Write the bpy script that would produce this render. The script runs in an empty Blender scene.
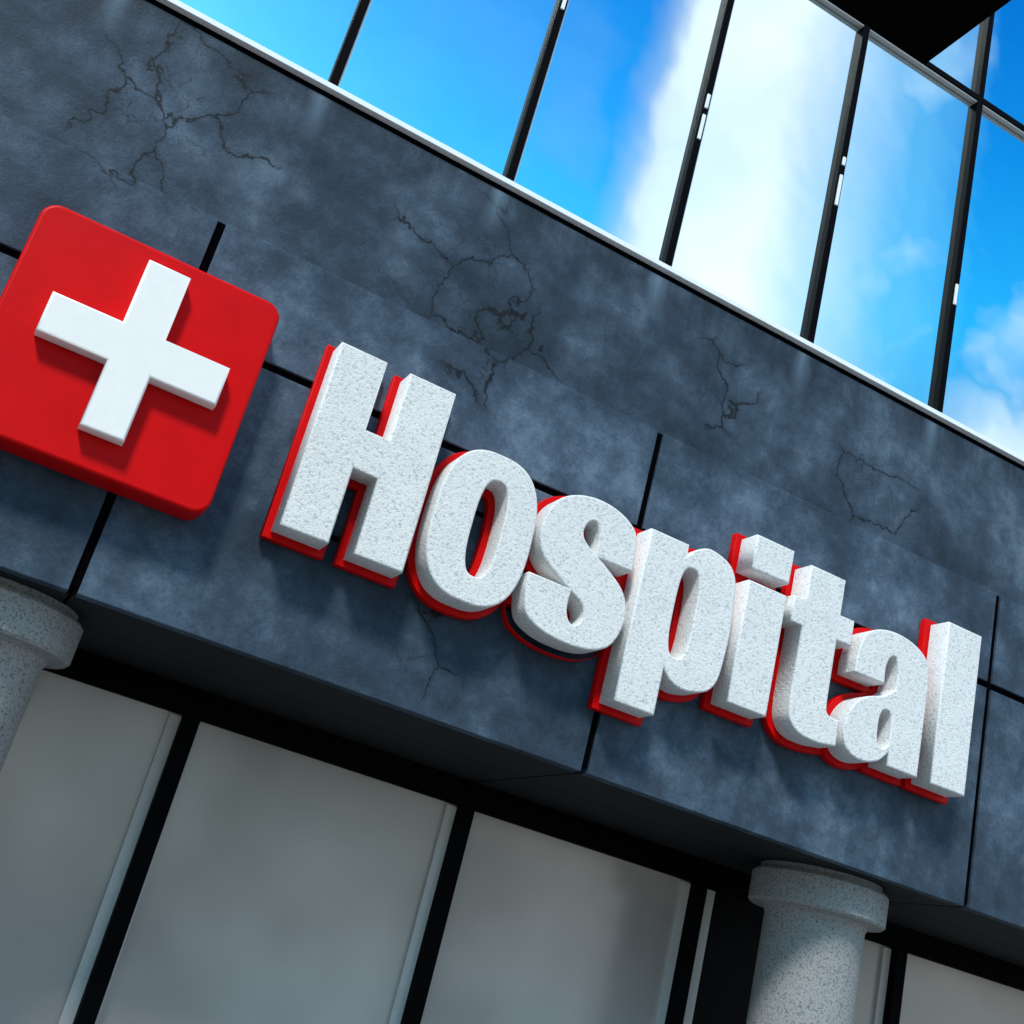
import bpy, math, random
from mathutils import Matrix, Vector
random.seed(3)
sc=bpy.context.scene
sc.view_settings.view_transform='Standard'
try: sc.view_settings.look='None'
except: pass
sc.view_settings.exposure=0

# ---------------------------------------------------------------- helpers
def link(o,parent=None):
    sc.collection.objects.link(o)
    if parent: o.parent=parent
    return o
def empty(name,loc=(0,0,0)):
    e=bpy.data.objects.new(name,None); e.location=loc; e.empty_display_size=.3
    return link(e)
def mesh_obj(name,verts,faces,mat,parent=None,bevel=0,smooth=False):
    me=bpy.data.meshes.new(name); me.from_pydata(verts,[],faces); me.update()
    me.materials.append(mat)
    o=bpy.data.objects.new(name,me); link(o,parent)
    if smooth:
        for p in me.polygons: p.use_smooth=True
    if bevel:
        m=o.modifiers.new('bevel','BEVEL'); m.width=bevel; m.segments=2; m.limit_method='ANGLE'
    return o
def boxes(name,lst,mat,parent=None,bevel=0):
    V=[];F=[]
    for (x0,x1,y0,y1,z0,z1) in lst:
        b=len(V)
        V+=[(x0,y0,z0),(x1,y0,z0),(x1,y1,z0),(x0,y1,z0),(x0,y0,z1),(x1,y0,z1),(x1,y1,z1),(x0,y1,z1)]
        F+=[tuple(b+i for i in f) for f in ((0,3,2,1),(4,5,6,7),(0,1,5,4),(1,2,6,5),(2,3,7,6),(3,0,4,7))]
    return mesh_obj(name,V,F,mat,parent,bevel)
def lathe(name,prof,cx,cy,mat,parent=None,n=96):
    V=[];F=[]
    for r,z in prof:
        for i in range(n):
            a=2*math.pi*i/n; V.append((cx+r*math.cos(a),cy+r*math.sin(a),z))
    for k in range(len(prof)-1):
        for i in range(n):
            j=(i+1)%n; F.append((k*n+i,k*n+j,(k+1)*n+j,(k+1)*n+i))
    F.append(tuple(reversed(range(n)))); F.append(tuple((len(prof)-1)*n+i for i in range(n)))
    o=mesh_obj(name,V,F,mat,parent,smooth=True)
    m=o.modifiers.new('n','EDGE_SPLIT'); m.split_angle=math.radians(35)
    return o

def outline(pts):
    """Hermite-smoothed between smooth points (3-tuples), straight at corner points."""
    n=len(pts); out=[]
    P=[(p[0],p[1]) for p in pts]; S=[len(p)>2 for p in pts]
    for i in range(n):
        a=P[i]; b=P[(i+1)%n]; out.append(a)
        sa,sb=S[i],S[(i+1)%n]
        if sa or sb:
            pm=P[i-1]; pn=P[(i+2)%n]
            L=math.dist(a,b)
            def tan(p,q,r):
                d=(r[0]-p[0],r[1]-p[1]); l=math.hypot(*d) or 1
                return (d[0]/l*L,d[1]/l*L)
            ta=tan(pm,a,b) if sa else (b[0]-a[0],b[1]-a[1])
            tb=tan(a,b,pn) if sb else (b[0]-a[0],b[1]-a[1])
            for k in range(1,10):
                t=k/10; h1=2*t**3-3*t*t+1; h2=t**3-2*t*t+t; h3=-2*t**3+3*t*t; h4=t**3-t*t
                out.append((h1*a[0]+h2*ta[0]+h3*b[0]+h4*tb[0],h1*a[1]+h2*ta[1]+h3*b[1]+h4*tb[1]))
    return out
def superell(cx,cz,a,b,e=2.6,n=72):
    o=[]
    for i in range(n):
        t=2*math.pi*i/n; c=math.cos(t); s=math.sin(t)
        o.append((cx+a*math.copysign(abs(c)**(2/e),c),cz+b*math.copysign(abs(s)**(2/e),s)))
    return o
def extrude_shape(name,loops,yf,yb,mat,parent=None,bevel=.02,offset=0,res=2):
    cu=bpy.data.curves.new(name,'CURVE'); cu.dimensions='2D'; cu.fill_mode='BOTH'
    cu.extrude=max((yb-yf)/2-bevel,.001); cu.bevel_depth=bevel; cu.bevel_resolution=res
    cu.offset=offset-bevel
    for lp in loops:
        s=cu.splines.new('POLY'); s.points.add(len(lp)-1); s.use_cyclic_u=True
        for p,q in zip(s.points,lp): p.co=(q[0],q[1],0,1)
    tmp=bpy.data.objects.new(name+'_c',cu); sc.collection.objects.link(tmp)
    dg=bpy.context.evaluated_depsgraph_get()
    me=bpy.data.meshes.new_from_object(tmp.evaluated_get(dg))
    bpy.data.objects.remove(tmp)
    me.transform(Matrix.Translation((0,(yf+yb)/2,0))@Matrix.Rotation(math.radians(90),4,'X'))
    me.materials.clear(); me.materials.append(mat)
    o=bpy.data.objects.new(name,me); return link(o,parent)

# ---------------------------------------------------------------- materials
def newmat(name):
    m=bpy.data.materials.new(name); m.use_nodes=True
    nt=m.node_tree; b=nt.nodes['Principled BSDF']
    return m,nt,b
def N(nt,t,**k):
    n=nt.nodes.new(t)
    for a,v in k.items(): setattr(n,a,v)
    return n
def ramp(nt,src,stops,interp='LINEAR'):
    r=nt.nodes.new('ShaderNodeValToRGB'); r.color_ramp.interpolation=interp
    e=r.color_ramp.elements
    while len(e)<len(stops): e.new(.5)
    for k,(p,c) in enumerate(stops):
        e[k].position=p; e[k].color=(c if len(c)==4 else (*c,1)) if hasattr(c,'__len__') else (c,c,c,1)
    nt.links.new(src,r.inputs[0]); return r.outputs[0]
def noise(nt,vec,scale,detail=6,rough=.6,dist=0):
    n=N(nt,'ShaderNodeTexNoise'); n.inputs['Scale'].default_value=scale; n.inputs['Detail'].default_value=detail
    n.inputs['Roughness'].default_value=rough; n.inputs['Distortion'].default_value=dist
    nt.links.new(vec,n.inputs['Vector']); return n.outputs['Fac']
def math_(nt,op,a,b=None,clamp=False):
    n=N(nt,'ShaderNodeMath',operation=op,use_clamp=clamp)
    for i,v in enumerate((a,b)):
        if v is None: continue
        if isinstance(v,(int,float)): n.inputs[i].default_value=v
        else: nt.links.new(v,n.inputs[i])
    return n.outputs[0]
def mix(nt,f,a,b,mode='MIX'):
    n=N(nt,'ShaderNodeMix',data_type='RGBA',blend_type=mode)
    for idx,v in ((0,f),(6,a),(7,b)):
        if isinstance(v,(int,float)): n.inputs[idx].default_value=v
        elif isinstance(v,tuple): n.inputs[idx].default_value=(*v,1)
        else: nt.links.new(v,n.inputs[idx])
    return n.outputs[2]
def pos(nt): return N(nt,'ShaderNodeNewGeometry').outputs['Position']
def bump(nt,b,h,strength=.3,dist=.02):
    n=N(nt,'ShaderNodeBump'); n.inputs['Strength'].default_value=strength; n.inputs['Distance'].default_value=dist
    nt.links.new(h,n.inputs['Height']); nt.links.new(n.outputs[0],b.inputs['Normal'])

def slate(name,upper=False,k=1.0):
    m,nt,b=newmat(name); P=pos(nt)
    big=noise(nt,P,.55,4,.6); mid=noise(nt,P,2.0,6,.70,.1); fine=noise(nt,P,34,2,.7)
    f=math_(nt,'ADD',math_(nt,'MULTIPLY',big,.58),math_(nt,'MULTIPLY',mid,.42))
    f=math_(nt,'ADD',f,math_(nt,'MULTIPLY',math_(nt,'SUBTRACT',fine,.5),.10))
    col=ramp(nt,f,[(.38,(.024*k,.041*k,.064*k)),(.48,(.048*k,.079*k,.120*k)),(.55,(.088*k,.136*k,.198*k)),(.66,(.20*k,.285*k,.38*k))])
    d=N(nt,'ShaderNodeTexNoise'); d.inputs['Scale'].default_value=2.2; d.inputs['Detail'].default_value=5; d.inputs['Roughness'].default_value=.58
    nt.links.new(P,d.inputs['Vector'])
    va=N(nt,'ShaderNodeVectorMath',operation='MULTIPLY_ADD'); nt.links.new(d.outputs['Color'],va.inputs[0])
    va.inputs[1].default_value=(.5,.5,.5); nt.links.new(P,va.inputs[2])
    cs_=[]
    for s_,w_ in ((1.0,.011),(2.9,.013)):
        v=N(nt,'ShaderNodeTexVoronoi',feature='DISTANCE_TO_EDGE'); v.inputs['Scale'].default_value=s_
        nt.links.new(va.outputs[0],v.inputs['Vector'])
        dd=math_(nt,'SUBTRACT',v.outputs['Distance'],math_(nt,'MULTIPLY',math_(nt,'SUBTRACT',mid,.5),.014))
        cs_.append(ramp(nt,dd,[(w_*.3,1.0),(w_*1.2,0.0)]))
        if s_==1.0: halo=ramp(nt,v.outputs['Distance'],[(0,1.0),(.06,0.0)])
    mk=None
    for (x,z,r) in ((-.25,6.55,1.1),(2.75,6.45,.9),(3.35,5.75,.8),(8.2,6.3,.75),(5.9,6.5,.6),(3.4,2.6,.55),(12.5,6.2,1.2)):
        q=N(nt,'ShaderNodeVectorMath',operation='DISTANCE'); nt.links.new(P,q.inputs[0]); q.inputs[1].default_value=(x,.02,z)
        g_=math_(nt,'SUBTRACT',1.0,math_(nt,'DIVIDE',q.outputs['Value'],r))
        mk=g_ if mk is None else math_(nt,'MAXIMUM',mk,g_)
    mv=math_(nt,'SUBTRACT',mid,.5)
    mk1=ramp(nt,math_(nt,'ADD',mk,math_(nt,'MULTIPLY',mv,.8)),[(.02,0.0),(.22,1.0)])
    mk2=ramp(nt,math_(nt,'ADD',mk,math_(nt,'MULTIPLY',mv,1.4)),[(.38,0.0),(.60,.6)])
    ck=math_(nt,'MAXIMUM',math_(nt,'MULTIPLY',cs_[0],mk1),math_(nt,'MULTIPLY',cs_[1],mk2))
    col=mix(nt,math_(nt,'MULTIPLY',halo,math_(nt,'MULTIPLY',mk1,.30)),col,(.012,.018,.028))
    col=mix(nt,math_(nt,'MULTIPLY',ck,.88),col,(.002,.003,.004))
    if upper:
        sx=N(nt,'ShaderNodeSeparateXYZ'); nt.links.new(P,sx.inputs[0])
        dx=math_(nt,'PINGPONG',math_(nt,'SUBTRACT',sx.outputs[0],.95),.995)
        wob=math_(nt,'MULTIPLY',mv,.30)
        near=ramp(nt,math_(nt,'ADD',dx,wob),[(0,1.0),(.14,0.0)])
        hz=ramp(nt,math_(nt,'SUBTRACT',sx.outputs[2],6.5),[(.35,0.0),(1.0,1.0)])
        st=N(nt,'ShaderNodeMapping'); st.inputs['Scale'].default_value=(6,6,.35); nt.links.new(P,st.inputs[0])
        sn=ramp(nt,noise(nt,st.outputs[0],1,4,.7),[(.42,0.0),(.62,1.0)])
        col=mix(nt,math_(nt,'MULTIPLY',math_(nt,'MULTIPLY',sn,hz),.55),col,(.012,.018,.028))
        col=mix(nt,math_(nt,'MULTIPLY',math_(nt,'MULTIPLY',near,hz),.65),col,(.20,.29,.38))
    nt.links.new(col,b.inputs['Base Color']); b.inputs['Roughness'].default_value=.62
    b.inputs['Specular IOR Level'].default_value=.2
    bump(nt,b,math_(nt,'ADD',mid,math_(nt,'MULTIPLY',fine,.4)),.32,.03)
    return m
def plain(name,col,rough=.5,metal=0,var=.0,scale=8,bs=0,spec=.5):
    m,nt,b=newmat(name)
    b.inputs['Roughness'].default_value=rough; b.inputs['Metallic'].default_value=metal
    b.inputs['Specular IOR Level'].default_value=spec
    P=pos(nt); n=noise(nt,P,scale,3,.65)
    c=mix(nt,n,tuple(max(0,x*(1-var)) for x in col),tuple(x*(1+var) for x in col))
    nt.links.new(c,b.inputs['Base Color'])
    if bs: bump(nt,b,n,bs,.02)
    return m
def speckle(name,base,dark,s1=30,amt=.6,rough=.75,bs=.35,lo=.36,hi=.45):
    m,nt,b=newmat(name); P=pos(nt)
    a=noise(nt,P,s1,3,.75); c=noise(nt,P,4,4,.65)
    v=N(nt,'ShaderNodeTexVoronoi'); v.inputs['Scale'].default_value=s1*1.5; nt.links.new(P,v.inputs['Vector'])
    sp=ramp(nt,a,[(lo,1.0),(hi,0.0)])
    cell=N(nt,'ShaderNodeSeparateColor'); nt.links.new(v.outputs['Color'],cell.inputs[0])
    sp2=math_(nt,'MULTIPLY',math_(nt,'LESS_THAN',cell.outputs[0],.10),math_(nt,'LESS_THAN',v.outputs['Distance'],.40))
    s=math_(nt,'MULTIPLY',math_(nt,'MAXIMUM',sp,math_(nt,'MULTIPLY',sp2,.8)),amt)
    bc=mix(nt,c,tuple(x*.82 for x in base),base)
    col=mix(nt,s,bc,dark)
    nt.links.new(col,b.inputs['Base Color']); b.inputs['Roughness'].default_value=rough
    b.inputs['Specular IOR Level'].default_value=.3
    bump(nt,b,a,bs,.02)
    return m
M_wall=slate('dark_concrete',True,.58); M_clad=slate('slate_cladding',False,.74)
M_black=plain('black_gap',(.002,.002,.003),.9,spec=0)
M_frame=plain('black_frame',(.002,.002,.003),.6,0,.2,spec=.04)
M_alu=plain('pale_aluminium',(.88,.92,.93),.4,0,.06,4)
M_alug=plain('grey_aluminium',(.60,.565,.55),.35,0,.08,4)
M_soff=plain('soffit_panel',(.018,.019,.020),.7,0,.3,3,.2,.15)
M_white=speckle('white_render',(.88,.88,.87),(.30,.33,.37),38,.65,.8,.6,.35,.45)
M_crosswhite=plain('cross_white',(.90,.89,.87),.5,0,.05,9,.1)
M_red=plain('red_gloss',(.62,.0,.001),.45,0,.14,3,.05,.14)
M_col=speckle('column_stone',(.37,.375,.38),(.06,.065,.07),40,.7,.8,.5,.37,.48)
M_can=plain('canopy_black',(.002,.002,.002),.9,spec=.03)
M_glass,nt,b=newmat('mirror_glass'); P=pos(nt)
b.inputs['Base Color'].default_value=(.82,.96,1,1); b.inputs['Metallic'].default_value=1; b.inputs['Roughness'].default_value=.01
bump(nt,b,noise(nt,P,.9,2,.5),.08,.05)
M_grey,nt,b=newmat('grey_frosted_glass'); P=pos(nt)
c=mix(nt,ramp(nt,noise(nt,P,.5,2,.5),[(.3,0.0),(.7,1.0)]),(.40,.345,.325),(.66,.58,.55))
nt.links.new(c,b.inputs['Base Color']); b.inputs['Roughness'].default_value=.15; b.inputs['Specular IOR Level'].default_value=.5
bump(nt,b,noise(nt,P,.7,2,.5),.05,.05)
M_dark=plain('dark_glass',(.003,.003,.004),.4,spec=.05)

# ---------------------------------------------------------------- building
X0,X1=-12.0,24.0; GZ=-1.7
bld=empty('hospital_building')
boxes('concrete_wall',[(X0,X1,.03,.6,2.3,7.42)],M_wall,bld)
boxes('core',[(X0,X1,.6,12,2.33,17.9),(X0,X1,2.75,12,GZ,2.32)],M_black,bld)
boxes('sill_shadow_gap',[(X0,X1,.05,.6,7.42,7.50)],M_black,bld)
vx=[0.53-4.84*2,0.53-4.84,.53,5.35,10.2,15.04,19.88]
edges=[X0]+vx+[X1]; g=.038
pan=[]
for a,c in zip(edges[:-1],edges[1:]):
    pan.append((a+g,c-g,-.01,.10,4.54+g,5.67)); pan.append((a+g,c-g,-.01,.14,2.05,4.54-g))
boxes('joint_backing',[(e-.06,e+.06,.024,.028,2.1,5.665) for e in vx]+[(X0,X1,.025,.029,4.48,4.60)],M_black,bld)
boxes('cladding_panels',pan,M_clad,bld,.008)
sp=[]
for a,c in zip(edges[:-1],edges[1:]):
    sp.append((a+.015,c-.015,.142,1.25,2.05,2.12)); sp.append((a+.015,c-.015,1.27,2.45,2.05,2.12))
boxes('soffit',sp,M_soff,bld)
boxes('soffit_backing',[(X0,X1,.14,2.7,2.125,2.29)],M_black,bld)
mx=[1.0+1.99*i for i in range(-6,11)]
mu=[];st=[]
for i,x in enumerate(mx):
    mu.append((x-.045,x+.045,-.01,.3,7.54,17.9))
    st.append((x+.046,x+.066,.02,.2,7.54,12.30)); st.append((x+.046,x+.066,.02,.2,12.50,17.8))
V=[];F=[]
for x in mx[:-1]:
    for z0,z1 in [(7.54,12.32),(12.46,15.0),(15.12,17.8)]:
        k=len(V); V+=[(x+.04,.08,z0),(x+1.95,.08,z0),(x+1.95,.08,z1),(x+.04,.08,z1)]; F.append((k,k+1,k+2,k+3))
mesh_obj('upper_glass_panes',V,F,M_glass,bld)
boxes('mullions',mu,M_frame,bld,.006)
boxes('pane_edge_strips',st,M_alu,bld,.003)
boxes('sill_strip',[(X0,X1,-.03,.2,7.495,7.555)],M_alu,bld,.005)
boxes('transoms',[(X0,X1,-.005,.3,12.36,12.45),(X0,X1,-.005,.3,15.0,15.10)],M_frame,bld,.006)
boxes('transom_strip',[(X0,X1,.01,.2,12.335,12.357)],M_alug,bld,.004)
boxes('roof_parapet',[(X0,X1,-.3,12,17.9,18.6)],M_wall,bld,.02)
boxes('mullion_glints',[(x-.02,x+.02,-.03,-.005,z,z+h) for x,z,h in ((2.99,9.9,.5),(4.98,9.3,.35),(4.98,9.75,.2),(6.97,9.5,.45),(6.97,10.1,.12),(8.96,9.1,.3),(1.0,9.0,.5))],M_alu,bld,.003)  # pale slivers modelled in place of broken glints along the mullions
lw=[-7.28,-4.13,-.98,2.17,5.32,8.47,11.62,14.77,17.92]
H=1.755; Y=2.5
boxes('window_head_beam',[(X0,X1,2.42,2.75,H,2.12)],M_frame,bld,.01)
boxes('window_mullions',[(x-.085,x+.085,Y-.16,2.74,GZ,H-.004) for x in lw],M_frame,bld,.008)
V=[];F=[]; ls=[]
for x in lw:
    if abs(x-8.47)<.1:
        V_=[(x+2.6,x+3.15)]; ls.append((x+.11,x+.27,Y-.06,Y+.1,GZ,H-.02))
    else: V_=[(x,x+3.15)]
    for a,c in V_:
        k=len(V); V+=[(a,Y,GZ),(c,Y,GZ),(c,Y,H),(a,Y,H)]; F.append((k,k+1,k+2,k+3))
    ls.append((x-.21,x-.086,Y-.05,Y+.1,GZ,H-.02)); ls.append((x+.086,x+.12,Y-.05,Y+.1,GZ,H-.02)) if abs(x-8.47)>.1 else None
mesh_obj('grey_window_panes',V,F,M_grey,bld)
boxes('window_edge_strips',ls,M_alug,bld,.006)
boxes('dark_doorway',[(8.75,11.06,Y+.02,Y+.06,GZ,H)],M_dark,bld)

# ---------------------------------------------------------------- columns
for cx in (.05,9.08):
    prof=[(.72,GZ),(.72,GZ+.25),(.56,GZ+.36),(.54,GZ+.40),(.54,1.54),(.56,1.595),(.61,1.62),(.715,1.625),(.74,1.65),(.74,1.95),(.715,1.98),(.66,1.99),(.66,2.049)]
    lathe('concrete_column',prof,cx,1.02,M_col)

# ---------------------------------------------------------------- sign letters
sg=empty('hospital_sign')
B=3.08
LET={
'H':[outline([(1.83,B),(2.28,B),(2.28,3.80),(2.51,3.80),(2.51,B),(2.98,B),(2.98,4.87),(2.51,4.87),(2.51,4.18),(2.28,4.18),(2.28,4.87),(1.83,4.87)])],
'o':[superell(3.585,3.765,.50,.73,2.7),superell(3.62,3.765,.145,.47,2.8)],
's':[outline([(4.98,3.93),(5.16,3.93),(5.165,4.07,1),(5.08,4.36,1),(4.68,4.49,1),(4.28,4.36,1),(4.14,4.03,1),(4.21,3.76,1),(4.46,3.58,1),(4.73,3.43,1),(4.765,3.31,1),(4.68,3.22,1),(4.595,3.32,1),(4.59,3.54),(4.13,3.54),(4.135,3.36,1),(4.24,3.12,1),(4.66,3.025,1),(5.06,3.12,1),(5.20,3.42,1),(5.13,3.69,1),(4.88,3.88,1),(4.62,4.03,1),(4.57,4.14,1),(4.655,4.26,1),(4.735,4.15,1),(4.74,3.93)])],
'p':[outline([(5.27,2.69),(5.72,2.69),(5.72,3.15),(5.84,3.05,1),(6.02,3.025,1),(6.28,3.14,1),(6.36,3.45,1),(6.36,4.05,1),(6.27,4.38,1),(6.0,4.49,1),(5.84,4.44,1),(5.72,4.32),(5.72,4.44),(5.27,4.44)]),superell(5.815,3.755,.12,.46,3)],
'i':[outline([(6.48,B),(6.96,B),(6.96,4.36),(6.48,4.36)]),outline([(6.48,4.49),(6.96,4.49),(6.96,4.86),(6.48,4.86)])],
't':[outline([(7.20,4.80),(7.66,4.80),(7.66,4.41),(7.85,4.41),(7.85,4.13),(7.66,4.13),(7.66,3.47),(7.68,3.36,1),(7.76,3.33,1),(7.85,3.33),(7.85,3.06),(7.6,3.025,1),(7.37,3.05,1),(7.24,3.16,1),(7.20,3.38),(7.20,4.13),(7.05,4.13),(7.05,4.41),(7.20,4.41)])],
'a':[outline([(8.52,B-.01),(8.94,B-.01),(8.94,4.03),(8.86,4.35,1),(8.44,4.485,1),(8.05,4.36,1),(7.95,4.06,1),(7.95,3.89),(8.35,3.89),(8.35,4.10,1),(8.43,4.22,1),(8.505,4.10,1),(8.505,3.88),(8.38,3.78,1),(8.10,3.66,1),(7.95,3.47,1),(7.92,3.23,1),(8.0,3.07,1),(8.19,3.02,1),(8.40,3.08,1),(8.52,3.20)]),superell(8.43,3.43,.085,.20,2.6)],
'l':[outline([(9.12,B-.01),(9.61,B-.01),(9.61,4.87),(9.12,4.87)])],
}
for k,lp in LET.items():
    e=bpy.data.objects.new('letter_'+k,None); link(e,sg)
    extrude_shape('white_face_'+k,lp,-.41,-.12,M_white,e,.018)
    extrude_shape('red_backplate_'+k,lp,-.12,-.03,M_red,e,.006,.06)
boxes('mounting_rails',[(1.9,9.5,-.028,-.012,4.0,4.04),(1.9,9.5,-.028,-.012,3.25,3.29)],M_frame,sg)

cs=empty('red_cross_sign')
def rrect(x0,x1,z0,z1,r,n=10):
    o=[]
    for cx,cz,a0 in ((x1-r,z1-r,0),(x0+r,z1-r,90),(x0+r,z0+r,180),(x1-r,z0+r,270)):
        for i in range(n+1):
            a=math.radians(a0+90*i/n); o.append((cx+r*math.cos(a),cz+r*math.sin(a)))
    return o
extrude_shape('red_box',[rrect(-.83,1.26,2.92,4.96,.15)],-.35,-.012,M_red,cs,.03,0,3)
cr=[(.08,3.21),(.44,3.21),(.44,3.80),(1.0,3.80),(1.0,4.16),(.44,4.16),(.44,4.77),(.08,4.77),(.08,4.16),(-.49,4.16),(-.49,3.80),(.08,3.80)]
extrude_shape('white_cross',[cr],-.50,-.345,M_crosswhite,cs,.02)

# ---------------------------------------------------------------- projecting canopy, ground
can=empty('entrance_canopy')
k=5.5/761.0
cxe,cze=606*k,940*k
boxes('roof_slab',[(-9,cxe,-5.75,-4.5,cze,cze+.35)],M_can,can,.01)
boxes('support_legs',[(-8.6,-8.2,-5.4,-5.0,GZ,cze-.003)],M_can,can,.01)
M_pave=plain('paving',(.22,.22,.215),.85,0,.2,3,.3); M_asph=plain('asphalt',(.05,.05,.052),.9,0,.25,20,.4); M_gr=plain('ground_mat',(.10,.10,.095),.95,0,.2,.5,.2)
M_line=plain('road_paint',(.75,.75,.72),.7,0,.05)
def sheet(name,x0,x1,y0,y1,z,m): return mesh_obj(name,[(x0,y0,z),(x1,y0,z),(x1,y1,z),(x0,y1,z)],[(0,1,2,3)],m)
sheet('ground',-900,900,-900,900,GZ-.14,M_gr)
boxes('sidewalk',[(-60,60,-14,2.74,GZ-.13,GZ)],M_pave,None,.01)
sheet('road',-300,300,-24,-14.1,GZ-.136,M_asph)
boxes('road_markings',[(x,x+3,-19.08,-18.95,GZ-.1355,GZ-.131) for x in range(-60,60,7)],M_line)

# ---------------------------------------------------------------- world
w=bpy.data.worlds.new('World'); sc.world=w; w.use_nodes=True; nt=w.node_tree
bg=nt.nodes['Background']
EL,AZ=48,38
sun_dir=Vector((-math.sin(math.radians(AZ))*math.cos(math.radians(EL)),-math.cos(math.radians(AZ))*math.cos(math.radians(EL)),math.sin(math.radians(EL))))
sky=N(nt,'ShaderNodeTexSky',sky_type='NISHITA'); sky.sun_disc=False
sky.sun_elevation=math.radians(EL); sky.sun_rotation=math.atan2(sun_dir.x,sun_dir.y)
sky.ozone_density=1.5; sky.dust_density=.6
hs=N(nt,'ShaderNodeHueSaturation'); hs.inputs['Saturation'].default_value=1.5
nt.links.new(sky.outputs[0],hs.inputs['Color'])
tc=N(nt,'ShaderNodeTexCoord').outputs['Generated']
s=N(nt,'ShaderNodeSeparateXYZ'); nt.links.new(tc,s.inputs[0])
ratio=math_(nt,'DIVIDE',s.outputs[0],math_(nt,'MAXIMUM',math_(nt,'MULTIPLY',s.outputs[1],-1),.05))
cn=noise(nt,tc,3.2,4,.5,.2); cn2=noise(nt,tc,5,4,.52,.3)
rr=math_(nt,'ADD',ratio,math_(nt,'MULTIPLY',math_(nt,'SUBTRACT',cn,.5),.03))
band=math_(nt,'MULTIPLY',ramp(nt,rr,[(.40,0.0),(.435,.35),(.455,1.0)]),ramp(nt,rr,[(.60,1.0),(.67,.55),(.80,.0)]))
back=ramp(nt,math_(nt,'MULTIPLY',s.outputs[1],-1),[(.2,0.0),(.4,1.0)])
band=math_(nt,'MULTIPLY',math_(nt,'MULTIPLY',band,back),ramp(nt,cn2,[(.3,.72),(.55,1.0)]))
w1=math_(nt,'MULTIPLY',math_(nt,'MULTIPLY',ramp(nt,cn2,[(.48,0.0),(.72,1.0)]),.75),ramp(nt,ratio,[(.30,.10),(.66,1.0)]))
# low cloud bank that the right-hand panes pick up near their sills
low=math_(nt,'MULTIPLY',ramp(nt,math_(nt,'ADD',s.outputs[2],math_(nt,'MULTIPLY',math_(nt,'SUBTRACT',cn2,.5),.22)),[(.46,1.0),(.52,0.0)]),ramp(nt,ratio,[(.86,0.0),(.98,.85)]))
mask=math_(nt,'MAXIMUM',math_(nt,'MAXIMUM',band,w1),low)
tint=ramp(nt,s.outputs[2],[(.0,(.22,.24,.22)),(.40,(.28,.36,.30)),(.55,(.45,.92,.68)),(.65,(.16,.60,.58)),(.76,(.03,.35,.46)),(.9,(.12,.22,.25))])
skyc=mix(nt,1.0,mix(nt,1.0,hs.outputs[0],tint,'MULTIPLY'),(4.3,4.3,4.3),'MULTIPLY')
# brighter haze beyond the cloud band
hz2=math_(nt,'MULTIPLY',ramp(nt,ratio,[(.62,0.0),(.70,1.0)]),ramp(nt,ratio,[(.82,1.0),(.92,0.0)]))
skyc=mix(nt,math_(nt,'MULTIPLY',hz2,.45),skyc,(2.6,7.6,10.5))
cl=mix(nt,1.0,ramp(nt,ratio,[(.40,.55),(.47,1.0)]),(11.5,12.0,12.0),'MULTIPLY')
col=mix(nt,mask,skyc,cl)
nt.links.new(col,bg.inputs['Color']); bg.inputs['Strength'].default_value=.10
ld=bpy.data.lights.new('sun','SUN'); ld.energy=3.4; ld.angle=math.radians(10); ld.color=(1,.955,.90)
lo=bpy.data.objects.new('sun',ld); link(lo); lo.rotation_euler=sun_dir.to_track_quat('Z','Y').to_euler()
lo.location=(-20,-30,30)

# ---------------------------------------------------------------- camera
cd=bpy.data.cameras.new('camera'); cd.sensor_width=36; cd.lens=1208.2/1024*36; cd.clip_end=3000; cd.clip_start=.05
co=bpy.data.objects.new('camera',cd); link(co)
rx=Vector((.86223,-.44432,.24318)); ry=Vector((.37151,.22842,-.89989)); rz=Vector((.34429,.86626,.36202))
Mx=Matrix((rx,-ry,-rz)).transposed().to_4x4(); Mx.translation=Vector((0,-10,0))
co.matrix_world=Mx
sc.camera=co
